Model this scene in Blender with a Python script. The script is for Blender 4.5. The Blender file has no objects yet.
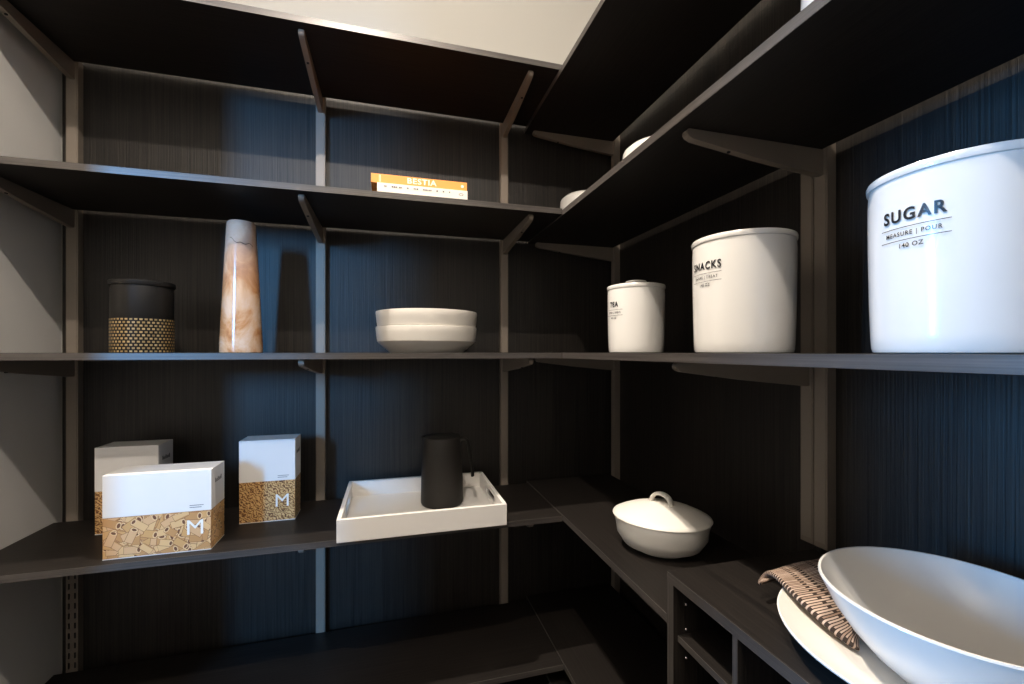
import bpy, bmesh, math, random
from mathutils import Vector, Matrix
random.seed(7)
scn = bpy.context.scene
C = scn.collection
PI = math.pi
CH = 1.40                                    # eye height above the floor
def Z(h): return CH + h                      # heights are measured from eye level

# ------------------------------------------------------------------ camera
cam_d = bpy.data.cameras.new('camera'); cam = bpy.data.objects.new('camera', cam_d); C.objects.link(cam)
cam.location = (0, 0, CH); cam.rotation_euler = (PI / 2, 0, -0.2695)
cam_d.sensor_width = 36; cam_d.lens = 436 / 1024 * 36; cam_d.shift_y = 10 / 1024; cam_d.clip_start = 0.02
scn.camera = cam
# ------------------------------------------------------------------ world, light, exposure
w = bpy.data.worlds.new('world'); scn.world = w; w.use_nodes = True
w.node_tree.nodes['Background'].inputs[0].default_value = (0.95, 0.93, 0.92, 1)
w.node_tree.nodes['Background'].inputs[1].default_value = 0.18
vs = scn.view_settings
vs.view_transform = 'Standard'; vs.look = 'None'; vs.gamma = 1; vs.use_curve_mapping = False; vs.exposure = 0.0

def area(name, loc, target, sx, sy, power, col):
    l = bpy.data.lights.new(name, 'AREA'); l.shape = 'RECTANGLE'; l.size = sx; l.size_y = sy; l.energy = power; l.color = col
    o = bpy.data.objects.new(name, l); C.objects.link(o); o.location = loc
    o.rotation_euler = (Vector(target) - Vector(loc)).to_track_quat('-Z', 'Y').to_euler()
    return o
# daylight from two windows of the room beyond the open left side of the pantry
area('daylight_far_window', (-2.28, -2.68, Z(0.85)), (-0.2, 1.43, Z(0.1)), 0.24, 0.9, 165, (0.15, 0.49, 1.0))
area('daylight_side_window', (-3.5, 0.66, Z(0.30)), (0.78, 0.2, Z(-0.1)), 0.55, 1.2, 190, (0.08, 0.44, 1.0))
# ceiling bulb
pl = bpy.data.lights.new('ceiling_bulb', 'POINT'); pl.energy = 54; pl.color = (1.0, 0.89, 0.77); pl.shadow_soft_size = 0.014
po = bpy.data.objects.new('ceiling_bulb', pl); C.objects.link(po); po.location = (-0.15, 0.07, Z(1.34))

# recessed ceiling downlight over the front of the back shelves
sl = bpy.data.lights.new('ceiling_downlight', 'SPOT'); sl.energy = 165; sl.color = pl.color; sl.shadow_soft_size = 0.016; sl.spot_size = math.radians(84); sl.spot_blend = 0.7
so = bpy.data.objects.new('ceiling_downlight', sl); C.objects.link(so); so.location = (-0.15, 0.88, Z(1.46))

# ------------------------------------------------------------------ helpers
def nodes_of(m):
    m.use_nodes = True
    return m.node_tree, m.node_tree.nodes['Principled BSDF']
def mat(name, col, rough=0.5, metal=0.0, coat=0.0, spec=0.5, bump=0.0, bscale=200, var=0.0, vscale=8):
    m = bpy.data.materials.new(name); nt, b = nodes_of(m)
    b.inputs['Base Color'].default_value = (*col, 1); b.inputs['Roughness'].default_value = rough
    b.inputs['Metallic'].default_value = metal; b.inputs['Coat Weight'].default_value = coat
    b.inputs['Coat Roughness'].default_value = 0.08; b.inputs['Specular IOR Level'].default_value = spec
    tc = nt.nodes.new('ShaderNodeTexCoord')
    if bump:
        n = nt.nodes.new('ShaderNodeTexNoise'); n.inputs['Scale'].default_value = bscale; n.inputs['Detail'].default_value = 3
        bp = nt.nodes.new('ShaderNodeBump'); bp.inputs['Strength'].default_value = bump; bp.inputs['Distance'].default_value = 0.002
        nt.links.new(tc.outputs['Object'], n.inputs['Vector']); nt.links.new(n.outputs['Fac'], bp.inputs['Height'])
        nt.links.new(bp.outputs['Normal'], b.inputs['Normal'])
    if var:
        n = nt.nodes.new('ShaderNodeTexNoise'); n.inputs['Scale'].default_value = vscale; n.inputs['Detail'].default_value = 4
        r = nt.nodes.new('ShaderNodeValToRGB'); r.color_ramp.elements[0].position = 0.3; r.color_ramp.elements[1].position = 0.7
        r.color_ramp.elements[0].color = (*[c * (1 - var) for c in col], 1); r.color_ramp.elements[1].color = (*[min(1, c * (1 + var)) for c in col], 1)
        nt.links.new(tc.outputs['Object'], n.inputs['Vector']); nt.links.new(n.outputs['Fac'], r.inputs['Fac'])
        nt.links.new(r.outputs['Color'], b.inputs['Base Color'])
    return m
def wood(name, axis, dark, light, rough=0.42, fine=260, bump=0.35, spec=0.5):
    """fine straight grain running along one axis"""
    m = bpy.data.materials.new(name); nt, b = nodes_of(m)
    tc = nt.nodes.new('ShaderNodeTexCoord'); mp = nt.nodes.new('ShaderNodeMapping')
    sc = [fine, fine, fine]; sc[axis] = 3.0; mp.inputs['Scale'].default_value = sc
    n = nt.nodes.new('ShaderNodeTexNoise'); n.inputs['Scale'].default_value = 1; n.inputs['Detail'].default_value = 5; n.inputs['Roughness'].default_value = 0.65
    r = nt.nodes.new('ShaderNodeValToRGB'); r.color_ramp.elements[0].position = 0.33; r.color_ramp.elements[1].position = 0.68
    r.color_ramp.elements[0].color = (*dark, 1); r.color_ramp.elements[1].color = (*light, 1)
    bp = nt.nodes.new('ShaderNodeBump'); bp.inputs['Strength'].default_value = bump; bp.inputs['Distance'].default_value = 0.001
    L = nt.links.new
    L(tc.outputs['Object'], mp.inputs['Vector']); L(mp.outputs['Vector'], n.inputs['Vector']); L(n.outputs['Fac'], r.inputs['Fac'])
    L(r.outputs['Color'], b.inputs['Base Color']); L(n.outputs['Fac'], bp.inputs['Height']); L(bp.outputs['Normal'], b.inputs['Normal'])
    b.inputs['Roughness'].default_value = rough; b.inputs['Specular IOR Level'].default_value = spec
    return m
M = {}
M['panel'] = wood('dark_panel_vertical_grain', 2, (0.0012, 0.0010, 0.0008), (0.029, 0.0230, 0.0182), 0.46, 290, 0.8, 0.45)
M['shelf_x'] = wood('dark_shelf_grain_x', 0, (0.0055, 0.0044, 0.0037), (0.018, 0.0142, 0.0118), 0.5, 200, 0.3, 0.3)
M['shelf_y'] = wood('dark_shelf_grain_y', 1, (0.0055, 0.0044, 0.0037), (0.018, 0.0142, 0.0118), 0.5, 200, 0.3, 0.3)
M['edge_x'] = wood('shelf_edge_grain_x', 0, (0.034, 0.029, 0.026), (0.080, 0.070, 0.064), 0.33, 420, 0.1, 0.6)
M['edge_y'] = wood('shelf_edge_grain_y', 1, (0.034, 0.029, 0.026), (0.080, 0.070, 0.064), 0.33, 420, 0.1, 0.6)
M['edge_z'] = wood('shelf_edge_grain_z', 2, (0.034, 0.029, 0.026), (0.080, 0.070, 0.064), 0.33, 420, 0.1, 0.6)
M['taupe'] = mat('taupe_painted_metal', (0.24, 0.20, 0.162), 0.45, 0.25, bump=0.05, bscale=900)
M['taupe2'] = mat('taupe_cover_strip', (0.27, 0.227, 0.186), 0.45, 0.1, bump=0.05, bscale=900)
M['black'] = mat('black_slot', (0.004, 0.004, 0.004), 0.8)
M['paint'] = mat('pale_wall_paint', (0.66, 0.645, 0.62), 0.85, bump=0.08, bscale=350, spec=0.25)
M['paint_up'] = mat('cream_wall_paint', (0.52, 0.505, 0.47), 0.85, bump=0.06, bscale=350, spec=0.25)
M['ceil'] = mat('white_ceiling_paint', (0.75, 0.74, 0.71), 0.9, bump=0.08, bscale=300)
M['floor'] = wood('oak_floor_grain', 1, (0.10, 0.065, 0.04), (0.19, 0.13, 0.085), 0.4, 60, 0.1)
M['ceramic'] = mat('white_glazed_ceramic', (0.74, 0.72, 0.685), 0.18, 0, 0.3, var=0.015)
M['ceramic_m'] = mat('cream_satin_stoneware', (0.79, 0.755, 0.69), 0.38, 0, 0.0, var=0.02)
M['bowlc'] = mat('off_white_stoneware', (0.72, 0.68, 0.62), 0.4, 0, 0.08, bump=0.08, bscale=120, var=0.03)
M['ink'] = mat('black_print', (0.02, 0.02, 0.022), 0.25, 0, 0.3)
M['ink2'] = mat('grey_print', (0.12, 0.12, 0.12), 0.3)
M['white_lacquer'] = mat('white_lacquer', (0.80, 0.77, 0.73), 0.35, 0, 0.15)
M['matt_black'] = mat('matte_black_metal', (0.012, 0.0102, 0.0088), 0.5, 0.0, spec=0.35, bump=0.03, bscale=900)
M['black_plastic'] = mat('black_plastic', (0.012, 0.011, 0.010), 0.35)
M['carton'] = mat('white_carton', (0.80, 0.78, 0.76), 0.55, bump=0.03, bscale=300)
M['orange'] = mat('orange_book_cloth', (0.80, 0.30, 0.055), 0.55, bump=0.05, bscale=900)
M['book_white'] = mat('white_book_jacket', (0.80, 0.72, 0.64), 0.5)
M['book_shaded'] = mat('shaded_orange_book_side', (0.22, 0.05, 0.025), 0.6)  # red-brown has the shade on the orange book's end mixed into the colour
M['pages'] = wood('book_pages', 0, (0.55, 0.48, 0.38), (0.72, 0.65, 0.54), 0.8, 900, 0.3)
M['cream'] = mat('cream_print', (0.92, 0.80, 0.62), 0.5)
M['logo_white'] = mat('white_print', (0.86, 0.84, 0.80), 0.45)
M['pin'] = mat('steel_shelf_pin', (0.75, 0.73, 0.70), 0.25, 0.9)

# marble / onyx
def onyx():
    m = bpy.data.materials.new('banded_onyx_stone'); nt, b = nodes_of(m); L = nt.links.new
    tc = nt.nodes.new('ShaderNodeTexCoord')
    mp = nt.nodes.new('ShaderNodeMapping'); mp.inputs['Scale'].default_value = (1, 1, 0.75); mp.inputs['Rotation'].default_value = (0.3, 0.5, 0)
    n = nt.nodes.new('ShaderNodeTexNoise'); n.inputs['Scale'].default_value = 13; n.inputs['Detail'].default_value = 6; n.inputs['Roughness'].default_value = 0.6; n.inputs['Distortion'].default_value = 0.8
    r = nt.nodes.new('ShaderNodeValToRGB'); e = r.color_ramp.elements
    e[0].position = 0.34; e[0].color = (0.36, 0.13, 0.05, 1); e[1].position = 0.76; e[1].color = (0.80, 0.66, 0.56, 1)
    for p, c in ((0.45, (0.58, 0.28, 0.12, 1)), (0.53, (0.70, 0.44, 0.27, 1)), (0.63, (0.76, 0.56, 0.42, 1))):
        k = e.new(p); k.color = c
    # paler, pinker stone towards the neck
    sp = nt.nodes.new('ShaderNodeSeparateXYZ'); mr = nt.nodes.new('ShaderNodeMapRange')
    mr.inputs['From Min'].default_value = 0.16; mr.inputs['From Max'].default_value = 0.30
    mx = nt.nodes.new('ShaderNodeMix'); mx.data_type = 'RGBA'; mx.inputs['B'].default_value = (0.70, 0.54, 0.45, 1)
    ml = nt.nodes.new('ShaderNodeMath'); ml.operation = 'MULTIPLY'; ml.inputs[1].default_value = 0.65
    L(tc.outputs['Object'], mp.inputs['Vector']); L(mp.outputs['Vector'], n.inputs['Vector']); L(n.outputs['Fac'], r.inputs['Fac'])
    L(tc.outputs['Object'], sp.inputs[0]); L(sp.outputs['Z'], mr.inputs['Value']); L(mr.outputs['Result'], ml.inputs[0]); L(ml.outputs[0], mx.inputs['Factor'])
    L(r.outputs['Color'], mx.inputs['A']); L(mx.outputs['Result'], b.inputs['Base Color'])
    b.inputs['Roughness'].default_value = 0.18; b.inputs['Coat Weight'].default_value = 0.4; b.inputs['Coat Roughness'].default_value = 0.06
    return m
M['onyx'] = onyx()
M['vein'] = mat('dark_stone_vein', (0.10, 0.05, 0.03), 0.3)
def weave():
    m = bpy.data.materials.new('woven_gold_band'); nt, b = nodes_of(m); L = nt.links.new
    tc = nt.nodes.new('ShaderNodeTexCoord'); mp = nt.nodes.new('ShaderNodeMapping'); mp.inputs['Scale'].default_value = (42, 11, 1)
    br = nt.nodes.new('ShaderNodeTexBrick'); br.inputs['Scale'].default_value = 1.0
    br.inputs['Brick Width'].default_value = 1.0; br.inputs['Row Height'].default_value = 1.0; br.inputs['Mortar Size'].default_value = 0.24
    br.inputs['Mortar Smooth'].default_value = 0.3
    br.inputs['Color1'].default_value = (0.70, 0.50, 0.24, 1); br.inputs['Color2'].default_value = (0.42, 0.28, 0.12, 1); br.inputs['Mortar'].default_value = (0.012, 0.010, 0.008, 1)
    bp = nt.nodes.new('ShaderNodeBump'); bp.inputs['Strength'].default_value = 0.6; bp.inputs['Distance'].default_value = 0.002; bp.invert = True
    L(tc.outputs['UV'], mp.inputs['Vector']); L(mp.outputs['Vector'], br.inputs['Vector']); L(br.outputs['Color'], b.inputs['Base Color'])
    L(br.outputs['Fac'], bp.inputs['Height']); L(bp.outputs['Normal'], b.inputs['Normal'])
    b.inputs['Roughness'].default_value = 0.38; b.inputs['Metallic'].default_value = 0.4
    return m
M['weave'] = weave()
def pasta(name, scale, dark, mid, light, wave=False):
    m = bpy.data.materials.new(name); nt, b = nodes_of(m); L = nt.links.new
    tc = nt.nodes.new('ShaderNodeTexCoord')
    if wave:
        n = nt.nodes.new('ShaderNodeTexWave'); n.inputs['Scale'].default_value = scale; n.inputs['Distortion'].default_value = 14
        n.inputs['Detail'].default_value = 3; n.inputs['Detail Scale'].default_value = 1.6; src = n.outputs['Fac']; n.bands_direction = 'DIAGONAL'
    else:
        n = nt.nodes.new('ShaderNodeTexVoronoi'); n.inputs['Scale'].default_value = scale; src = n.outputs['Distance']
    r = nt.nodes.new('ShaderNodeValToRGB'); e = r.color_ramp.elements
    e[0].position = 0.08; e[0].color = (*dark, 1); e[1].position = 0.85; e[1].color = (*light, 1)
    k = e.new(0.35); k.color = (*mid, 1)
    L(tc.outputs['Object'], n.inputs['Vector']); L(src, r.inputs['Fac']); L(r.outputs['Color'], b.inputs['Base Color'])
    b.inputs['Roughness'].default_value = 0.4; b.inputs['Coat Weight'].default_value = 0.1
    return m
M['pasta_swirl'] = pasta('printed_spiral_pasta', 60, (0.12, 0.045, 0.012), (0.42, 0.20, 0.06), (0.66, 0.42, 0.18), True)
M['pasta_base'] = pasta('printed_tube_pasta_ground', 70, (0.30, 0.14, 0.05), (0.42, 0.22, 0.09), (0.50, 0.28, 0.12))
M['tube'] = [mat('printed_tube_%s' % n, c, 0.4, 0, 0.1) for n, c in (('honey', (0.60, 0.34, 0.13)), ('straw', (0.70, 0.45, 0.21)), ('amber', (0.52, 0.27, 0.10)), ('wheat', (0.66, 0.40, 0.20)))]
M['tube_rim'] = mat('printed_tube_rim', (0.74, 0.50, 0.26), 0.4)
M['tube_line'] = mat('printed_tube_outline', (0.25, 0.105, 0.035), 0.4)
M['tube_hole'] = mat('printed_tube_hole', (0.16, 0.06, 0.025), 0.4)
def cloth():
    m = bpy.data.materials.new('striped_brown_cloth'); nt, b = nodes_of(m); L = nt.links.new
    tc = nt.nodes.new('ShaderNodeTexCoord')
    mp = nt.nodes.new('ShaderNodeMapping'); mp.inputs['Scale'].default_value = (6, 80, 1)
    br = nt.nodes.new('ShaderNodeTexBrick'); br.inputs['Scale'].default_value = 1.0; br.inputs['Brick Width'].default_value = 2.3; br.inputs['Row Height'].default_value = 1.0
    br.inputs['Mortar Size'].default_value = 0.2; br.inputs['Mortar Smooth'].default_value = 0.2; br.inputs['Bias'].default_value = -0.2; br.offset = 0.37
    br.inputs['Color1'].default_value = (0.58, 0.43, 0.33, 1); br.inputs['Color2'].default_value = (0.20, 0.115, 0.07, 1); br.inputs['Mortar'].default_value = (0.045, 0.03, 0.022, 1)
    n = nt.nodes.new('ShaderNodeTexNoise'); n.inputs['Scale'].default_value = 900; bp = nt.nodes.new('ShaderNodeBump'); bp.inputs['Strength'].default_value = 0.4; bp.inputs['Distance'].default_value = 0.001
    L(tc.outputs['UV'], mp.inputs['Vector']); L(mp.outputs['Vector'], br.inputs['Vector']); L(br.outputs['Color'], b.inputs['Base Color'])
    L(tc.outputs['Object'], n.inputs['Vector']); L(n.outputs['Fac'], bp.inputs['Height']); L(bp.outputs['Normal'], b.inputs['Normal'])
    b.inputs['Roughness'].default_value = 0.9; b.inputs['Specular IOR Level'].default_value = 0.2
    return m
M['cloth'] = cloth()

def thing(name, label, cat, loc, group=None):
    o = bpy.data.objects.new(name, None); C.objects.link(o); o.location = loc; o.empty_display_size = 0.05
    o['label'] = label; o['category'] = cat
    if group: o['group'] = group
    return o
def wloc(o):
    v = Vector((0, 0, 0))
    while o: v = v + Vector(o.location); o = o.parent
    return v
def link(name, me, material, parent=None, origin=None, smooth=None):
    """mesh given in world coordinates becomes one object; its origin is moved to `origin` (default: parent's origin)"""
    base = wloc(parent)
    org = Vector(origin) if origin is not None else base.copy()
    me.transform(Matrix.Translation(-org))
    mats = material if isinstance(material, list) else [material]
    for m in mats: me.materials.append(m)
    o = bpy.data.objects.new(name, me); C.objects.link(o)
    o.parent = parent; o.location = org - base
    if smooth is not None:
        me.polygons.foreach_set('use_smooth', [True] * len(me.polygons))
        me.set_sharp_from_angle(angle=smooth)
    return o
def bm_mesh(bm, name='mesh'):
    bmesh.ops.recalc_face_normals(bm, faces=bm.faces)
    me = bpy.data.meshes.new(name); bm.to_mesh(me); bm.free(); return me
def add_box(bm, x0, x1, y0, y1, z0, z1):
    vs_ = [bm.verts.new((x, y, z)) for x in (x0, x1) for y in (y0, y1) for z in (z0, z1)]
    for f in ((0, 1, 3, 2), (4, 6, 7, 5), (0, 4, 5, 1), (2, 3, 7, 6), (0, 2, 6, 4), (1, 5, 7, 3)):
        bm.faces.new([vs_[i] for i in f])
def boxes(name, lst, material, parent=None, bevel=0.0, origin=None):
    bm = bmesh.new()
    for b in lst: add_box(bm, *b)
    if bevel: bmesh.ops.bevel(bm, geom=bm.edges[:], offset=bevel, segments=2, affect='EDGES', profile=0.5)
    return link(name, bm_mesh(bm, name), material, parent, origin)
def box(name, b, material, parent=None, bevel=0.0, origin=None): return boxes(name, [b], material, parent, bevel, origin)
def structure(o): o['kind'] = 'structure'; return o
def lathe(name, prof, cx, cy, z0, material, parent=None, seg=56, sx=1.0, sy=1.0, rot=0.0, smooth=0.6, origin=None):
    """profile of (radius, height) revolved; sx, sy stretch it to an oval, rot turns it"""
    bm = bmesh.new(); uv = bm.loops.layers.uv.new('UVMap'); rings = []
    L = [0.0]
    for a, b in zip(prof, prof[1:]): L.append(L[-1] + math.hypot(b[0] - a[0], b[1] - a[1]))
    for r, h in prof:
        ring = []
        for i in range(seg):
            if r < 1e-6 and i: ring.append(ring[0]); continue
            t = 2 * PI * i / seg; x, y = r * math.cos(t) * sx, r * math.sin(t) * sy
            ring.append(bm.verts.new((cx + x * math.cos(rot) - y * math.sin(rot), cy + x * math.sin(rot) + y * math.cos(rot), z0 + h)))
        rings.append(ring)
    for j in range(len(rings) - 1):
        for i in range(seg):
            k = (i + 1) % seg
            q = [rings[j][i], rings[j][k], rings[j + 1][k], rings[j + 1][i]]
            qq = [(i / seg, L[j] / L[-1]), ((i + 1) / seg, L[j] / L[-1]), ((i + 1) / seg, L[j + 1] / L[-1]), (i / seg, L[j + 1] / L[-1])]
            vsn, uvs = [], []
            for v_, u_ in zip(q, qq):
                if v_ not in vsn: vsn.append(v_); uvs.append(u_)
            if len(vsn) < 3: continue
            f = bm.faces.new(vsn)
            for lp, u_ in zip(f.loops, uvs): lp[uv].uv = u_
    return link(name, bm_mesh(bm, name), material, parent, origin, smooth)
def sweep(name, pts, wdt, thk, side, material, parent, smooth=0.8, n=10):
    """a rounded strap through pts; side = horizontal width direction"""
    bm = bmesh.new(); side = Vector(side).normalized(); rings = []
    P = [Vector(p) for p in pts]
    for i, p in enumerate(P):
        t = (P[min(i + 1, len(P) - 1)] - P[max(i - 1, 0)]).normalized(); nrm = t.cross(side).normalized()
        rings.append([bm.verts.new(p + side * (wdt / 2) * math.cos(2 * PI * k / n) + nrm * (thk / 2) * math.sin(2 * PI * k / n)) for k in range(n)])
    for a, b in zip(rings, rings[1:]):
        for k in range(n): bm.faces.new([a[k], a[(k + 1) % n], b[(k + 1) % n], b[k]])
    bm.faces.new(rings[0]); bm.faces.new(rings[-1])
    return link(name, bm_mesh(bm, name), material, parent, None, smooth)
def text_mesh(s, size, bold=0.0, spacing=1.0, depth=0.0):
    cu = bpy.data.curves.new('lettering', 'FONT'); cu.body = s; cu.size = size; cu.align_x = 'CENTER'; cu.align_y = 'CENTER'
    cu.offset = bold; cu.space_character = spacing; cu.extrude = depth; cu.resolution_u = 4
    o = bpy.data.objects.new('lettering', cu); C.objects.link(o); bpy.context.view_layer.update()
    dg = bpy.context.evaluated_depsgraph_get()
    me = bpy.data.meshes.new_from_object(o.evaluated_get(dg)); bpy.data.objects.remove(o); bpy.data.curves.remove(cu)
    me.materials.clear()
    return me
def fit_width(me, width):
    xs = [v.co.x for v in me.vertices]; k = width / (max(xs) - min(xs)); c = (max(xs) + min(xs)) / 2
    for v in me.vertices: v.co.x = (v.co.x - c) * k

# ------------------------------------------------------------------ the room
XL, XR, YB, YF = -0.848, 0.780, 1.430, -0.95        # faces of left wall, right panels, back panels, front wall
CE = Z(1.50); PT = Z(0.80)                          # ceiling, top of the dark panels
structure(box('floor', (-4.4, 0.95, -3.4, 1.60, -0.06, 0), M['floor']))
structure(box('ceiling', (XL - 0.1, 0.95, YF - 0.1, 1.60, CE, CE + 0.06), M['ceil']))
wb = structure(box('wall_back', (XL - 0.1, 0.90, YB + 0.012, YB + 0.13, 0, CE), M['paint_up']))
wr = structure(box('wall_right', (XR + 0.012, XR + 0.13, YF - 0.1, YB + 0.012, 0, CE), M['paint_up']))
structure(boxes('wall_left', [(XL - 0.1, XL, 0.517, YB + 0.012, 0, CE), (XL - 0.1, XL, -0.32, 0.517, Z(0.92), CE), (XL - 0.1, XL, YF, -0.32, 0, CE)], M['paint']))
structure(box('wall_front', (XL - 0.1, XR + 0.012, YF - 0.1, YF, 0, CE), M['paint']))
SX = (-0.808, -0.205, 0.363)                        # standards on the back wall
SY = (1.400, 0.6486, 0.6211)                        # standards on the right wall (the last two stand side by side)
g = 0.0012
xe = [XL + 0.006, SX[1], SX[2], XR - 0.001]
for a, b in zip(xe, xe[1:]): box('wall_panel', (a + g, b - g, YB, YB + 0.012, 0.09, PT), M['panel'], wb, 0.0008)
ye = [YB - 0.001, 0.6355, -0.30, YF + 0.02]
for a, b in zip(ye, ye[1:]): box('wall_panel', (XR, XR + 0.012, b + g, a - g, 0.09, PT), M['panel'], wr, 0.0008)

# ------------------------------------------------------------------ slotted standards
def standard(name, label, wall, c, z0, z1, cover_from):
    """twin-slot channel, 26 mm wide, 20 mm deep, with a snap-in cover strip"""
    d = 0.0205
    if wall == 'back': P = lambda s, q, z: (c + s, YB - q, z)
    else: P = lambda s, q, z: (XR - q, c - s, z)
    t = thing(name, label, 'shelf standard', P(0, 0, z0), 'slotted shelf standards')
    bm = bmesh.new(); br = [-0.013, -0.0085, -0.0045, 0.0045, 0.0085, 0.013]
    zs = []; z = z0
    while z < z1 - 0.026: zs.append((z, z + 0.011)); z += 0.026      # (solid, then slot)
    def q(s0, s1, za, zb): bm.faces.new([bm.verts.new(P(*k)) for k in ((s0, d, za), (s1, d, za), (s1, d, zb), (s0, d, zb))])
    for i in (0, 2, 4): q(br[i], br[i + 1], z0, z1)
    for i in (1, 3):
        for za, zb in zs: q(br[i], br[i + 1], za, zb)
        q(br[i], br[i + 1], zs[-1][0] + 0.026, z1)
    for s in (-0.013, 0.013): bm.faces.new([bm.verts.new(P(*k)) for k in ((s, d, z0), (s, 0, z0), (s, 0, z1), (s, d, z1))])
    bm.faces.new([bm.verts.new(P(*k)) for k in ((-0.013, d, z1), (0.013, d, z1), (0.013, 0, z1), (-0.013, 0, z1))])
    bmesh.ops.remove_doubles(bm, verts=bm.verts[:], dist=0.0002)
    link('channel', bm_mesh(bm), M['taupe'], t)
    def bx(s0, s1, q0, q1, za, zb):
        a, b = P(s0, q0, za), P(s1, q1, zb)
        return tuple(v for i in range(3) for v in (min(a[i], b[i]), max(a[i], b[i])))
    box('backing', bx(-0.0125, 0.0125, 0.001, 0.008, z0, z1), M['black'], t)
    box('cover_strip', bx(-0.0102, 0.0102, d - 0.0005, d + 0.0012, cover_from, z1 - 0.01), M['taupe2'], t, 0.0005)
    return t
SB = Z(-0.893)
standard('shelf_standard', 'taupe slotted upright on back wall against the pale left wall', 'back', SX[0], SB, Z(0.77), Z(-0.45))
standard('shelf_standard', 'taupe upright strip on back wall between vase and stacked bowls', 'back', SX[1], SB, Z(0.77), SB + 0.01)
standard('shelf_standard', 'taupe upright strip on back wall between stacked bowls and corner', 'back', SX[2], SB, Z(0.77), SB + 0.01)
standard('shelf_standard', 'taupe upright strip on side wall in the room corner behind tea canister', 'right', SY[0], SB, Z(0.77), SB + 0.01)
standard('shelf_standard', 'taupe upright of side wall pair, on the snacks canister side', 'right', SY[1], Z(-0.36), Z(0.77), Z(-0.35))
standard('shelf_standard', 'taupe upright of side wall pair, on the sugar canister side', 'right', SY[2], Z(-0.36), Z(0.77), Z(-0.35))

# ------------------------------------------------------------------ shelves with brackets
TH = 0.0150; GAP = 0.0226
YFR, XFR = 1.100, 0.4455                             # front edges of back and right shelves
def bracket(parent, wall, c, zt, length=0.288, drop=1.0):
    d0 = 0.0205
    prof = [(0.0, 0.0), (length - 0.004, 0.0), (length + 0.001, -0.004), (length + 0.002, -0.009), (length - 0.002, -0.0145), (length - 0.012, -0.0175),
            (0.15, -0.0335), (0.010, -0.047), (0.0, -0.047)]
    hw = 0.0065; prof = [(q, h * drop) for q, h in prof]
    if wall == 'back': P = lambda q, s, h: (c + s, YB - d0 - q, zt + h)
    else: P = lambda q, s, h: (XR - d0 - q, c + s, zt + h)
    bm = bmesh.new()
    A = [bm.verts.new(P(q, -hw, h)) for q, h in prof]; B = [bm.verts.new(P(q, hw, h)) for q, h in prof]
    bm.faces.new(A); bm.faces.new(B[::-1])
    for i in range(len(prof)):
        j = (i + 1) % len(prof); bm.faces.new([A[i], A[j], B[j], B[i]])
    bmesh.ops.bevel(bm, geom=bm.edges[:], offset=0.0012, segments=2, affect='EDGES')
    b = link('bracket', bm_mesh(bm), M['taupe'], parent)
    q0 = length * 0.70; h0 = -0.0247 * drop
    bm = bmesh.new(); bmesh.ops.create_cone(bm, cap_ends=True, segments=12, radius1=0.003, radius2=0.003, depth=0.006)
    mt = Matrix.Translation(Vector(P(q0, 0, h0 - 0.0008)))
    bm.transform(mt)
    link('screw', bm_mesh(bm), M['black'], b)
    return b
def shelf(name, label, wall, h, lo, hi, at, front=None, group=None):
    z1 = Z(h); z0 = z1 - TH
    if wall == 'back':
        f = front or YFR
        t = thing(name, label, 'shelf', ((lo + hi) / 2, (f + YB) / 2, z0), group)
        box('board', (lo, hi, f + 0.0012, YB - GAP, z0, z1), M['shelf_x'], t, 0.0006)
        box('edge_band', (lo, hi, f, f + 0.0012, z0 + 0.0002, z1 - 0.0002), M['edge_x'], t)
        L = YB - 0.0205 - f - 0.020
    else:
        f = front or XFR
        t = thing(name, label, 'shelf', ((f + XR) / 2, (lo + hi) / 2, z0), group)
        box('board', (f + 0.0012, XR - GAP, lo, hi, z0, z1), M['shelf_y'], t, 0.0006)
        box('edge_band', (f, f + 0.0012, lo, hi, z0 + 0.0002, z1 - 0.0002), M['edge_y'], t)
        L = XR - 0.0205 - f - 0.024
    for c in at: bracket(t, wall, c, z0 - 0.0002, L, 0.80 if h < -0.8 else 1.0)
    return t
HS = (0.777, 0.388, -0.002, -0.443, -0.838)
labs = ('highest dark back wall shelf, empty, under the cream painted wall', 'dark back wall shelf carrying two stacked books',
        'dark back wall shelf carrying black canister, marble vase and stacked bowls', 'dark back wall shelf carrying pasta boxes and white tray',
        'lowest dark back wall shelf, empty, under the tray shelf')
labs_r = ('highest dark side wall shelf, empty, above the white crocks', 'dark side wall shelf carrying small white crocks, above the canisters',
          'dark side wall shelf carrying white lettered canisters', 'dark side wall shelf carrying the white covered dish, ending at cubby unit',
          'lowest dark side wall shelf, empty, beside the cubby unit')
CUBY = 0.636
for i, h in enumerate(HS):
    shelf('wall_shelf', labs[i], 'back', h, XL + 0.003, XFR - 0.0008, SX, 1.090 if i == 4 else None, 'back wall shelves')
for i, h in enumerate(HS):
    lo = -0.45 if i < 3 else CUBY + 0.001
    at = ((SY[0], SY[2]), (SY[0], SY[2]), (SY[0], SY[1]), (SY[0],), (SY[0],))[i]
    h -= (0.0155, 0.003, 0.0, -0.003, -0.003)[i]      # side boards sit a little lower or higher than the back ones
    shelf('side_shelf', labs_r[i], 'right', h, lo, YB - 0.004, at, 0.4365 if i == 0 else None, 'side wall shelves')

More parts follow.
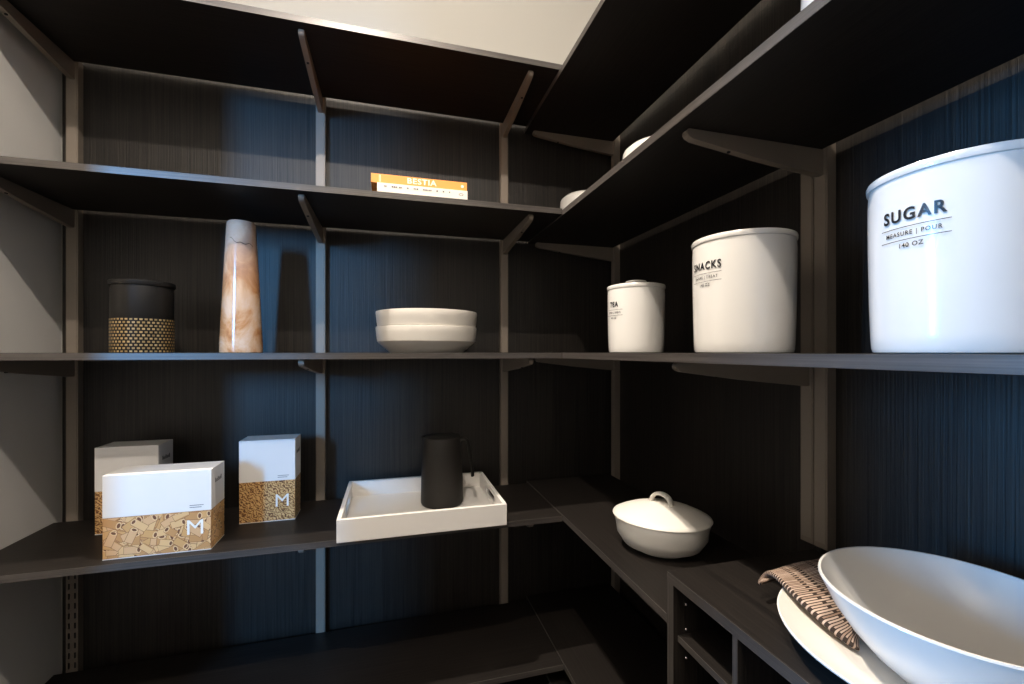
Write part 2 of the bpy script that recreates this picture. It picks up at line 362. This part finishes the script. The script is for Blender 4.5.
# ------------------------------------------------------------------ base cabinets and cubby unit
BT = Z(-0.895)
def base_cabinet(label, x0, x1, y0, y1, face):
    t = thing('base_cabinet', label, 'cabinet', ((x0 + x1) / 2, (y0 + y1) / 2, 0))
    wd = 'shelf_x' if face == 'y' else 'shelf_y'
    box('body', (x0 + (0.02 if face == 'x' else 0), x1, y0 + (0.02 if face == 'y' else 0), y1, 0.0, BT - 0.018), M['panel'], t)
    box('top_board', (x0, x1, y0, y1, BT - 0.018, BT), M[wd], t, 0.0008)
    n = 2
    for k in range(n):
        if face == 'y':
            a = x0 + (x1 - x0) * k / n; b = x0 + (x1 - x0) * (k + 1) / n
            d = box('door', (a + 0.002, b - 0.002, y0 + 0.002, y0 + 0.0195, 0.07, BT - 0.02), M['panel'], t, 0.001)
            box('handle', ((a + b) / 2 - 0.05, (a + b) / 2 + 0.05, y0 - 0.018, y0 + 0.002, BT - 0.07, BT - 0.06), M['taupe'], d, 0.001)
        else:
            a = y0 + (y1 - y0) * k / n; b = y0 + (y1 - y0) * (k + 1) / n
            d = box('door', (x0 + 0.002, x0 + 0.0195, a + 0.002, b - 0.002, 0.07, BT - 0.02), M['panel'], t, 0.001)
            box('handle', (x0 - 0.018, x0 + 0.002, (a + b) / 2 - 0.05, (a + b) / 2 + 0.05, BT - 0.07, BT - 0.06), M['taupe'], d, 0.001)
    return t
bc = base_cabinet('dark base cabinet along the back wall under the lowest shelf', XL + 0.003, 0.411, 1.0, 1.4, 'y')
box('edge_strip', (0.411, 0.4145, 1.0, 1.4, BT - 0.02, BT + 0.0012), M['pin'], bc)
base_cabinet('dark base cabinet along the side wall under the cubby unit', 0.4155, 0.752, -0.45, 1.4, 'x')

cu = thing('cubby_unit', 'dark wooden cubby unit below canisters, carrying bowl, platter and cloth', 'cubby shelf', ((XFR + XR) / 2, 0.1, BT))
ct = Z(-0.3675); cx0, cx1 = XFR, XR - GAP
box('top_board', (cx0 + 0.001, cx1, -0.45, CUBY, ct - 0.016, ct), M['shelf_y'], cu, 0.0008)
box('edge_band', (cx0, cx0 + 0.001, -0.45, CUBY, ct - 0.0158, ct - 0.0002), M['edge_y'], cu)
for ya, nm in ((CUBY - 0.016, 'side_panel'), (-0.45, 'side_panel'), (0.482, 'divider'), (0.16, 'divider'), (-0.15, 'divider')):
    th = 0.016 if nm == 'side_panel' else 0.009
    p = box(nm, (cx0 + 0.0015, cx1, ya, ya + th, BT, ct - 0.016), M['panel'], cu)
    box('edge_band', (cx0 + 0.0005, cx0 + 0.0015, ya, ya + th, BT, ct - 0.016), M['edge_z'], p)
box('back_panel', (cx1 - 0.006, cx1 - 0.0002, -0.43, CUBY - 0.017, BT, ct - 0.017), M['panel'], cu)
for zc in (-0.467, -0.665):
    s = box('inner_shelf', (cx0 + 0.010, cx1 - 0.007, 0.4912, CUBY - 0.0162, Z(zc) - 0.010, Z(zc)), M['shelf_y'], cu)
    box('edge_band', (cx0 + 0.009, cx0 + 0.010, 0.4912, CUBY - 0.0162, Z(zc) - 0.010, Z(zc)), M['edge_y'], s)
for zc in (-0.418, -0.459, -0.506):
    bm = bmesh.new(); bmesh.ops.create_uvsphere(bm, u_segments=10, v_segments=6, radius=0.0022)
    bm.transform(Matrix.Translation((0.470, CUBY - 0.017, Z(zc))))
    link('shelf_pin', bm_mesh(bm), M['pin'], cu)

# ------------------------------------------------------------------ lettered canisters
ZS3 = Z(HS[2])
def canister(label, cx, cy, r, h, title, tw, ts, sub, vol, turn=0.0, lw=0.065, zt=0.149, knob=False):
    t = thing('canister', label, 'canister', (cx, cy, ZS3), 'white lettered canisters')
    k = h / 0.2
    prof = [(0, 0.0), (r * .88, 0.0), (r * .925, 0.0015), (r * .942, 0.006), (r * .952, 0.02 * k), (r * .967, 0.06 * k), (r * .980, 0.12 * k), (r * .984, h - 0.026), (r * .976, h - 0.014),
            (r * .976, h - 0.0098), (r * .994, h - 0.0090), (r * 1.002, h - 0.0062), (r * 1.002, h - 0.003), (r * .99, h - 0.0006), (r * .965, h), (r * .94, h - 0.002), (r * .92, h - 0.006), (r * .92, 0.01), (0, 0.008)]
    body = lathe('jar_body', prof, cx, cy, ZS3, M['ceramic'], t, 80)
    if knob:
        lid = lathe('lid', [(0, h - 0.004), (r * .915, h - 0.004), (r * .915, h + 0.001), (r * .8, h + 0.0025), (r * .2, h + 0.004), (0, h + 0.004)], cx, cy, ZS3, M['ceramic'], t, 64)
        lathe('knob', [(r * .30, h + 0.003), (r * .31, h + 0.009), (r * .36, h + 0.010), (r * .36, h + 0.0125), (r * .30, h + 0.0142), (0, h + 0.0147)], cx, cy, ZS3, M['ceramic'], lid, 32)
    else:
        lathe('lid', [(0, h - 0.012), (r * .915, h - 0.012), (r * .915, h - 0.006), (r * .8, h - 0.004), (0, h - 0.004)], cx, cy, ZS3, M['ceramic'], t, 64)
    rr = r * .9885 + 0.0005
    def wrap(me, z):
        for v in me.vertices:
            a = PI + turn + v.co.x / rr; zz = z + v.co.y
            v.co = (cx + rr * math.cos(a), cy + rr * math.sin(a), ZS3 + zz)
        return me
    k2 = ts / 0.0175 if knob else 1.0
    me = text_mesh(title, ts, 0.0005 * k2, 1.2); fit_width(me, tw); link('title_lettering', wrap(me, zt), M['ink'], body)
    me = text_mesh(sub, ts * .36, 0.0001, 1.25); fit_width(me, lw * .80); link('small_lettering', wrap(me, zt - 0.0195 * k2), M['ink'], body)
    me = text_mesh(vol, ts * .38, 0.0001, 1.15); fit_width(me, lw * .34); link('small_lettering', wrap(me, zt - 0.0325 * k2), M['ink'], body)
    for dz in (-0.0125, -0.0262):
        bm = bmesh.new(); n = 18; xs = [-lw / 2 + lw * i / n for i in range(n + 1)]
        lo_ = [bm.verts.new((x, -0.00035, 0)) for x in xs]; hi_ = [bm.verts.new((x, 0.00035, 0)) for x in xs]
        for i in range(n): bm.faces.new([lo_[i], lo_[i + 1], hi_[i + 1], hi_[i]])
        link('printed_rule', wrap(bm_mesh(bm), zt + dz * k2), M['ink'], body)
    return t
canister('white glazed canister lettered SUGAR on the side shelf', 0.6137, 0.335, 0.0835, 0.202, 'SUGAR', 0.059, 0.0180, 'MEASURE | POUR', '140 OZ', 0.02)
canister('white glazed canister lettered SNACKS on the side shelf', 0.600, 0.637, 0.0835, 0.200, 'SNACKS', 0.064, 0.0180, 'SHARE | TREAT', '140 OZ', 0.05)
canister('small white glazed canister lettered TEA on the side shelf', 0.590, 0.970, 0.0705, 0.166, 'TEA', 0.030, 0.0175, 'STEEP | SERVE', '40 OZ', 0.18, 0.055, 0.117, True)

# ------------------------------------------------------------------ things on the back shelf at eye level
def rim_pts(): pass
t = thing('storage_canister', 'black metal canister with woven gold lower band on shelf', 'canister', (-0.573, 1.24, ZS3))
r, h = 0.0595, 0.168
lathe('jar_body', [(0, 0), (r - .002, 0), (r - .001, .001), (r - .001, .078), (r, .080), (r, .150), (r - .0005, .154), (r - .0015, .1545), (r - .0015, .1565), (0, .1565)], -0.573, 1.24, ZS3, M['matt_black'], t)
lathe('woven_band', [(r - .0012, .0012), (r + .0008, .0016), (r + .0008, .0785), (r - .0012, .0795)], -0.573, 1.24, ZS3, M['weave'], t, 72)
lathe('lid', [(0, .1568), (r + .002, .1568), (r + .003, .1585), (r + .003, .166), (r + .0015, .168), (r * .9, .1685), (0, .1685)], -0.573, 1.24, ZS3, M['matt_black'], t)

vx, vy = -0.3675, 1.250
t = thing('vase', 'tall tapering polished marble vase with orange veins beside shelf standard', 'vase', (vx, vy, ZS3))
vh = 0.330
lathe('vase_body', [(k * .84, z) for k, z in [(0, 0), (.0555, 0), (.0570, .0015), (.0568, .02), (.0525, .09), (.0475, .18), (.0425, .26), (.0385, .322), (.0375, .3275), (.0350, .330), (.0315, .3295), (.030, .322), (.033, .22), (.038, .05), (0, .03)]], vx, vy, ZS3, M['onyx'], t, 64)
bm = bmesh.new(); n = 14; va, vb = [], []
for i in range(n + 1):
    q = i / n; a = 4.25 + 1.5 * q; hh = .285 - .022 * q - .005 * math.sin(q * 5) + .002 * math.sin(q * 17); rr = .0560 - .0175 * (hh / .33) ** 1.0 + 0.0009
    rr = (.0405 + (0.30 - hh) * .066) * .84 + .0006
    wv = .0009 * (1 - abs(q - .55)) + .0002
    va.append(bm.verts.new((vx + rr * math.cos(a), vy + rr * math.sin(a), ZS3 + hh - wv))); vb.append(bm.verts.new((vx + rr * math.cos(a), vy + rr * math.sin(a), ZS3 + hh + wv)))
for i in range(n): bm.faces.new([va[i], va[i + 1], vb[i + 1], vb[i]])
link('dark_vein', bm_mesh(bm), M['vein'], t)

def low_bowl(label, z, dx=0.0, k=1.0):
    cx, cy = 0.0965 + dx, 1.250; R = 0.139 * k
    t = thing('serving_bowl', label, 'bowl', (cx, cy, z), 'stacked low bowls')
    lathe('bowl_body', [(0, 0.003), (R * .66, 0.003), (R * .68, 0), (R * .72, 0), (R * .74, .003), (R * .945, .0270), (R * .970, .031), (R * .990, .052), (R * 1.0, .067), (R * .995, .0705), (R * .975, .0705),
                        (R * .965, .066), (R * .93, .036), (R * .72, .010), (0, .008)], cx, cy, z, M['bowlc'], t, 96, smooth=0.35)
low_bowl('low off-white stoneware bowl, lower one of the stack', ZS3)
low_bowl('low off-white stoneware bowl, upper one of the stack', ZS3 + 0.0415, 0.001, 1.006)

# ------------------------------------------------------------------ books
def book(label, x0, x1, y0, y1, z0, z1, cover, side):
    t = thing('book', label, 'book', ((x0 + x1) / 2, (y0 + y1) / 2, z0), 'books on the back shelf')
    c = 0.0022
    boxes('cover', [(x0, x1, y0, y1, z0, z0 + c), (x0, x1, y0, y1, z1 - c, z1), (x0, x1, y0, y0 + c, z0 + c, z1 - c)], cover, t, 0.0004)
    box('page_block', (x0 + .003, x1 - .003, y0 + c + .0002, y1 - .004, z0 + c, z1 - c), side, t)
    return t
ZS2 = Z(HS[1])
b1 = book('white cookbook lying under the orange book', -0.034, 0.1885, 1.113, 1.275, ZS2, ZS2 + 0.0265, M['book_white'], M['pages'])
b2 = book('orange book lettered BESTIA lying on the white cookbook', -0.0484, 0.1875, 1.1155, 1.285, ZS2 + 0.0267, ZS2 + 0.0487, M['orange'], M['book_shaded'])
def flat_text(me, cx, y, cz, material, parent, name, rx=PI / 2, rz=0.0):
    me.transform(Matrix.Translation((cx, y, cz)) @ Matrix.Rotation(rz, 4, 'Z') @ Matrix.Rotation(rx, 4, 'X'))
    return link(name, me, material, parent)
me = text_mesh('BESTIA', 0.019, 0.0004, 1.1); fit_width(me, 0.072)
flat_text(me, 0.0740, 1.1152, ZS2 + 0.0377, M['cream'], b2, 'spine_title')
bm = bmesh.new(); bmesh.ops.create_circle(bm, cap_ends=True, segments=16, radius=0.0038); bm.transform(Matrix.Translation((0.1755, 1.1152, ZS2 + 0.0377)) @ Matrix.Rotation(PI / 2, 4, 'X'))
link('publisher_mark', bm_mesh(bm), M['cream'], b2)
bm = bmesh.new()
for a in (-0.0335,): 
    for k in range(2): add_box(bm, a + .004 + k * .003, a + .005 + k * .003, 1.1150, 1.1154, ZS2 + .029, ZS2 + .0465)
link('spine_line', bm_mesh(bm), M['cream'], b2)
bm = bmesh.new(); random.seed(3); x = -0.018
while x < 0.155:
    wd = random.choice((.002, .003, .004)); add_box(bm, x, x + wd, 1.1124, 1.1128, ZS2 + .017, ZS2 + .0205); x += wd + random.choice((.0012, .0012, .004, .012))
link('spine_print', bm_mesh(bm), M['ink2'], b1)
bm = bmesh.new(); n = 20
o_ = [bm.verts.new((.172 + .006 * math.cos(2 * PI * i / n), 1.1126, ZS2 + .0155 + .0035 * math.sin(2 * PI * i / n))) for i in range(n)]
i_ = [bm.verts.new((.172 + .0045 * math.cos(2 * PI * i / n), 1.1126, ZS2 + .0155 + .0022 * math.sin(2 * PI * i / n))) for i in range(n)]
for i in range(n): bm.faces.new([o_[i], o_[(i + 1) % n], i_[(i + 1) % n], i_[i]])
link('publisher_mark', bm_mesh(bm), M['ink2'], b1)

# ------------------------------------------------------------------ small crocks on the high side shelf
ZC = ZS2 - 0.003
def crock(label, cx, cy, k=1.0):
    t = thing('crock', label, 'crock', (cx, cy, ZC), 'white crocks on the high side shelf')
    r = 0.0765 * k
    lathe('crock_body', [(k, q * .86) for k, q in [(0, 0), (r * .80, 0), (r * .86, .002), (r * .93, .010), (r * .99, .035), (r, .070), (r * .99, .090), (r * .985, .0942), (r * .90, .0944), (0, .090)]], cx, cy, ZC, M['ceramic'], t, 64)
    lathe('lid', [(k, q * .86) for k, q in [(0, .0945), (r * .985, .0945), (r * .983, .096), (r * .96, .101), (r * .80, .113), (r * .55, .122), (r * .25, .126), (0, .127)]], cx, cy, ZC, M['ceramic'], t, 64)
crock('white domed crock on the high side shelf, in the room corner', 0.580, 1.250)
crock('white domed crock on the high side shelf, above tea and snacks canisters', 0.600, 0.900)
crock('white domed crock on the high side shelf, above the sugar canister', 0.575, 0.400)

# ------------------------------------------------------------------ pasta boxes
ZS4 = Z(HS[3])
def tube_print(x0, x1, z0, z1, y, parent, axis='y', n=230, seed=1):
    """flat printed picture of pasta tubes: shapes lie on the box face"""
    rnd = random.Random(seed); bm = bmesh.new()
    def put(p, lay): return (p[0], y - 0.00025 - lay, p[1]) if axis == 'y' else (y + 0.00025 + lay, p[0], p[1])
    def poly(pts, mi, lay):
        f = bm.faces.new([bm.verts.new(put(p, lay)) for p in pts]); f.material_index = mi
    for k in range(n):
        L = rnd.uniform(.010, .017); W = rnd.uniform(.0066, .0082); a = rnd.choice((0, 0.5, -0.4, 1.4, 0.15, 2.6)) + rnd.uniform(-.25, .25)
        cx, cz = rnd.uniform(x0, x1), rnd.uniform(z0, z1); lay = k * 1.8e-6
        ca, sa = math.cos(a), math.sin(a)
        tr = lambda u, v: (min(max(cx + u * ca - v * sa, x0), x1), min(max(cz + u * sa + v * ca, z0), z1))
        pts = [(-L, -W), (L, -W)] + [(L + W * .5 * math.cos(q), W * math.sin(q)) for q in (-1.0, -.5, 0, .5, 1.0)] + [(L, W), (-L, W)]
        P = [tr(*p) for p in pts]
        poly([tr(u * 1.05, v * 1.12) for u, v in pts], 6, lay - 3e-7)
        poly(P, rnd.randrange(4), lay)
        if rnd.random() < 0.8:
            E_ = [tr(L + W * .62 * math.cos(2 * PI * i / 14), W * math.sin(2 * PI * i / 14)) for i in range(14)]; poly(E_, 4, lay + 5e-7)
            E_ = [tr(L + W * .38 * math.cos(2 * PI * i / 14), W * .66 * math.sin(2 * PI * i / 14)) for i in range(14)]; poly(E_, 5, lay + 1e-6)
        else:
            poly([tr(-L, -W), tr(L, -W), tr(L, -W * .72), tr(-L, -W * .72)], 2, lay + 5e-7)
    me = bpy.data.meshes.new('tubes'); bmesh.ops.dissolve_degenerate(bm, dist=1e-5, edges=bm.edges[:]); bm.to_mesh(me); bm.free()
    o = link('pasta_picture', me, M['tube'] + [M['tube_rim'], M['tube_hole'], M['tube_line']], parent); o['kind'] = 'stuff'
    return o
def pasta_box(label, x0, x1, y0, y1, h, tubes, seed):
    t = thing('pasta_box', label, 'pasta box', ((x0 + x1) / 2, (y0 + y1) / 2, ZS4), 'pasta boxes on the back shelf')
    zb = ZS4 + h * .495
    band = box('printed_band', (x0 + .0004, x1 - .0004, y0 + .0004, y1 - .0004, ZS4, zb), M['pasta_base'] if tubes else M['pasta_swirl'], t, 0.0006)
    box('bottom_line', (x0 + .0002, x1 - .0002, y0 + .0002, y1 - .0002, ZS4 + .0004, ZS4 + .0020), M['carton'], band)
    car = box('white_top', (x0, x1, y0, y1, zb, ZS4 + h), M['carton'], t, 0.0008)
    if tubes:
        tube_print(x0 + .001, x1 - .001, ZS4 + .0024, zb - .0004, y0 + .0004, band, 'y', 190, seed)
        tube_print(y0 + .001, y1 - .001, ZS4 + .0024, zb - .0004, x1 - .0004, band, 'x', 90, seed + 5)
    me = text_mesh('M', 0.047); fit_width(me, 0.031)
    flat_text(me, x1 - .031, y0 - .0008, ZS4 + .052, M['logo_white'], band, 'letter_mark')
    bm = bmesh.new()
    for k in range(2): add_box(bm, x1 - .042, x1 - .019 + .004 * k, y0 - .0003, y0 + .0001, zb + .008 + .0045 * k, zb + .0092 + .0045 * k)
    link('small_print', bm_mesh(bm), M['ink2'], car)
    bm = bmesh.new(); ym = (y0 + y1) / 2; random.seed(9); yy = ym - .018
    while yy < ym + .018:
        wd = random.choice((.003, .004, .005)); add_box(bm, x1 - .0001, x1 + .0003, yy, yy + wd, ZS4 + h * .80, ZS4 + h * .80 + random.choice((.007, .010))); yy += wd + .0016
    link('side_print', bm_mesh(bm), M['ink2'], car)
pasta_box('wide pasta box printed with tube pasta, in front of another box', -0.592, -0.390, 1.123, 1.203, 0.180, True, 11)
pasta_box('tall pasta box half hidden behind the wide box', -0.692, -0.561, 1.284, 1.360, 0.211, False, 12)
pasta_box('tall pasta box printed with spiral pasta, standing alone beside the tray', -0.378, -0.246, 1.266, 1.338, 0.2135, False, 13)

# ------------------------------------------------------------------ tray and carafe
tx0, tx1, ty0, ty1, thh, tw_ = -0.123, 0.2845, 1.079, 1.397, 0.054, 0.0095
t = thing('tray', 'white lacquered rectangular tray with handle slots, carrying a carafe', 'tray', ((tx0 + tx1) / 2, (ty0 + ty1) / 2, ZS4))
box('tray_floor', (tx0 + .001, tx1 - .001, ty0 + .001, ty1 - .001, ZS4, ZS4 + .009), M['white_lacquer'], t, 0.0006)
box('side', (tx0, tx1, ty0, ty0 + tw_, ZS4 + .0005, ZS4 + thh), M['white_lacquer'], t, 0.001)
box('side', (tx0, tx1, ty1 - tw_, ty1, ZS4 + .0005, ZS4 + thh), M['white_lacquer'], t, 0.001)
for xa in (tx0, tx1 - tw_):
    ya, yb = ty0 + tw_, ty1 - tw_; ym = (ya + yb) / 2; hs = .048; za, zb = ZS4 + .021, ZS4 + .041
    bm = bmesh.new()
    outer = [(ya, ZS4 + .0005), (yb, ZS4 + .0005), (yb, ZS4 + thh), (ya, ZS4 + thh)]
    zm, rz = (za + zb) / 2, (zb - za) / 2
    slot = [(ym + hs + rz * math.cos(q), zm + rz * math.sin(q)) for q in [PI * (i / 8 - .5) for i in range(9)]] + [(ym - hs + rz * math.cos(q), zm + rz * math.sin(q)) for q in [PI * (i / 8 + .5) for i in range(9)]]
    for x in (xa, xa + tw_):
        vo = [bm.verts.new((x, *p)) for p in outer]; vi = [bm.verts.new((x, *p)) for p in slot]
        es = [bm.edges.new((v_[i], v_[(i + 1) % len(v_)])) for v_ in (vo, vi) for i in range(len(v_))]
        bmesh.ops.triangle_fill(bm, use_beauty=True, use_dissolve=False, edges=es)
        if x == xa: o0, i0 = vo, vi
        else:
            for A_, B_ in ((o0, vo), (i0, vi)):
                for i in range(len(A_)): bm.faces.new([A_[i], A_[(i + 1) % len(A_)], B_[(i + 1) % len(B_)], B_[i]])
    link('side', bm_mesh(bm), M['white_lacquer'], t)
kx, ky, kz = 0.1400, 1.262, ZS4 + 0.0092
t = thing('carafe', 'matte black tapering carafe with hooked handle standing on white tray', 'carafe', (kx, ky, kz))
body = lathe('carafe_body', [(0, 0), (.053, 0), (.057, .0015), (.0595, .006), (.0600, .012), (.0590, .07), (.0560, .13), (.0535, .186), (.0525, .191), (.050, .192), (.049, .184), (0, .184)], kx, ky, kz, M['matt_black'], t, 64)
lathe('lid', [(0, .1845), (.0485, .1845), (.0485, .1915), (.047, .1925), (.02, .1930), (0, .1930)], kx, ky, kz, M['black_plastic'], t, 48)
ux, uy = math.cos(-0.2695), math.sin(-0.2695)        # handle points along the shelf, slightly forward
bm = bmesh.new()
sp_ = [(-.0495, -.014, .174), (-.0620, 0, .192), (-.0495, .014, .174), (-.048, -.013, .1925), (-.048, .013, .1925)]
vv = [bm.verts.new((kx + ux * p - uy * q, ky + uy * p + ux * q, kz + z)) for p, q, z in sp_]
for f in ((0, 1, 3), (1, 2, 4), (1, 4, 3), (0, 2, 1), (0, 3, 4, 2)): bm.faces.new([vv[i] for i in f])
link('spout', bm_mesh(bm), M['matt_black'], t)
hp = [(.048, .178), (.056, .184), (.066, .185), (.073, .180), (.077, .166), (.081, .140), (.085, .108), (.0875, .086), (.0880, .078)]
sweep('handle', [(kx + ux * p, ky + uy * p, kz + z) for p, z in hp], .024, .0095, (-uy, ux, 0), M['black_plastic'], t)

# ------------------------------------------------------------------ covered dish
dx, dy = 0.582, 0.852; rot = -0.62
t = thing('covered_dish', 'white oval covered dish with loop handle on lid', 'covered dish', (dx, dy, (ZS4 + .003)))
R = 0.0955; Q = 0.88
lathe('dish_body', [(k, q * Q) for k, q in [(0, .003), (R * .42, .003), (R * .44, 0), (R * .52, 0), (R * .54, .002), (R * .79, .016), (R * .92, .040), (R * .95, .066), (R * .985, .080), (R * .98, .083), (R * .95, .083), (R * .90, .066), (R * .6, .02), (0, .010)]],
      dx, dy, (ZS4 + .003), M['ceramic_m'], t, 72, 1.10, 0.95, rot)
lid = lathe('lid', [(k, q - .0832 * (1 - Q)) for k, q in [(0, .0832), (R * .98, .0832), (R * 1.01, .0845), (R * 1.0, .0865), (R * .92, .091), (R * .72, .100), (R * .45, .1085), (R * .2, .113), (0, .114)]], dx, dy, (ZS4 + .003), M['ceramic_m'], t, 72, 1.10, 0.95, rot)
hx, hy = math.cos(-1.12), math.sin(-1.12)
pts = []
for i in range(13):
    q = PI * i / 12; pts.append((dx + hx * .024 * math.cos(PI - q), dy + hy * .024 * math.cos(PI - q), (ZS4 + .003) + .098 + .025 * math.sin(q) ** 0.8))
sweep('loop_handle', pts, .019, .008, (-hy, hx, 0), M['ceramic_m'], lid)

# ------------------------------------------------------------------ platter, cloth and large bowl on the cubby unit
ox, oy = 0.606, 0.350
t = thing('platter', 'large round white platter under the cloth and big bowl', 'platter', (ox, oy, ct + .0004))
lathe('platter_body', [(0, .002), (.52, .002), (.55, 0), (.60, 0), (.63, .003), (.84, .014), (1.0, .031), (1.003, .033), (.99, .0335), (.85, .0215), (.66, .0125), (.5, .0095), (0, .009)], ox, oy, ct + .0004, M['ceramic_m'], t, 96, .160, .160)
t = thing('cloth_napkin', 'folded brown striped cloth draped over platter end under big bowl', 'napkin', (0.60, 0.45, ct + .02))
yz = [(.380, .0200), (.41, .0250), (.44, .0330), (.47, .0420), (.488, .0465), (.505, .0490), (.520, .0480), (.530, .0430), (.534, .0350), (.531, .0270), (.522, .0235)]
bm = bmesh.new(); uv = bm.loops.layers.uv.new('UVMap'); nx = 14; grid = []
for j, (y, z) in enumerate(yz):
    row = []
    for i in range(nx + 1):
        q = i / nx; x = 0.527 + q * 0.125 + (.012 if j > 8 else 0) * (q - .5) - 0.006 * math.sin(j * .7) * (1 - q)
        zz = z + .0022 * math.sin(q * 7 + j * .6) * (0.3 + j / 14)
        yy = y + .006 * q * q - .004 * (1 - q)
        if j < 2: yy = max(yy, .329 + math.sqrt(max(0, (.079 + .010 * j) ** 2 - (x - .589) ** 2)))     # stops short of the bowl foot
        row.append(bm.verts.new((x, yy, ct + zz)))
    grid.append(row)
for j in range(len(yz) - 1):
    for i in range(nx):
        f = bm.faces.new([grid[j][i], grid[j][i + 1], grid[j + 1][i + 1], grid[j + 1][i]])
        for lp, u_ in zip(f.loops, ((i / nx, j / 10), ((i + 1) / nx, j / 10), ((i + 1) / nx, (j + 1) / 10), (i / nx, (j + 1) / 10))): lp[uv].uv = u_
cl = link('cloth', bm_mesh(bm), M['cloth'], t, None, 1.2)
md = cl.modifiers.new('thickness', 'SOLIDIFY'); md.thickness = 0.008; md.offset = -1
md = cl.modifiers.new('smooth', 'SUBSURF'); md.levels = 2; md.render_levels = 2

ex, ey = 0.589, 0.329
t = thing('large_bowl', 'big deep round white bowl resting on cloth and platter', 'bowl', (ex, ey, ct + .0096))
lathe('bowl_body', [(k, q * .785) for k, q in [(0, .004), (.36, .004), (.38, 0), (.44, 0), (.46, .004), (.60, .022), (.76, .050), (.89, .080), (.975, .108), (1.0, .116), (.995, .1185), (.975, .1185), (.955, .112), (.87, .085), (.72, .052), (.5, .018), (.3, .010), (0, .009)]],
      ex, ey, ct + .0096, M['ceramic'], t, 120, .121, .121)

# ------------------------------------------------------------------ ceiling lamp that carries the bulb
t = thing('ceiling_lamp', 'small ceiling lamp holder with bare bulb socket', 'ceiling lamp', (-0.15, 0.07, CE - .03))
lathe('canopy', [(0, 0), (.05, 0), (.055, .004), (.055, .030), (0, .030)], -0.15, 0.07, CE - .03, M['ceil'], t, 32)
lathe('socket', [(0, 0), (.018, 0), (.020, .004), (.020, .05), (0, .05)], -0.15, 0.07, CE - .0802, M['ceil'], t, 24)
t = thing('recessed_downlight', 'recessed ceiling downlight ring above the back shelves', 'ceiling lamp', (-0.15, 0.88, CE - .006))
lathe('trim_ring', [(.036, .006), (.036, .001), (.040, 0), (.052, 0), (.055, .003), (.055, .006)], -0.15, 0.88, CE - .006, M['ceil'], t, 32)
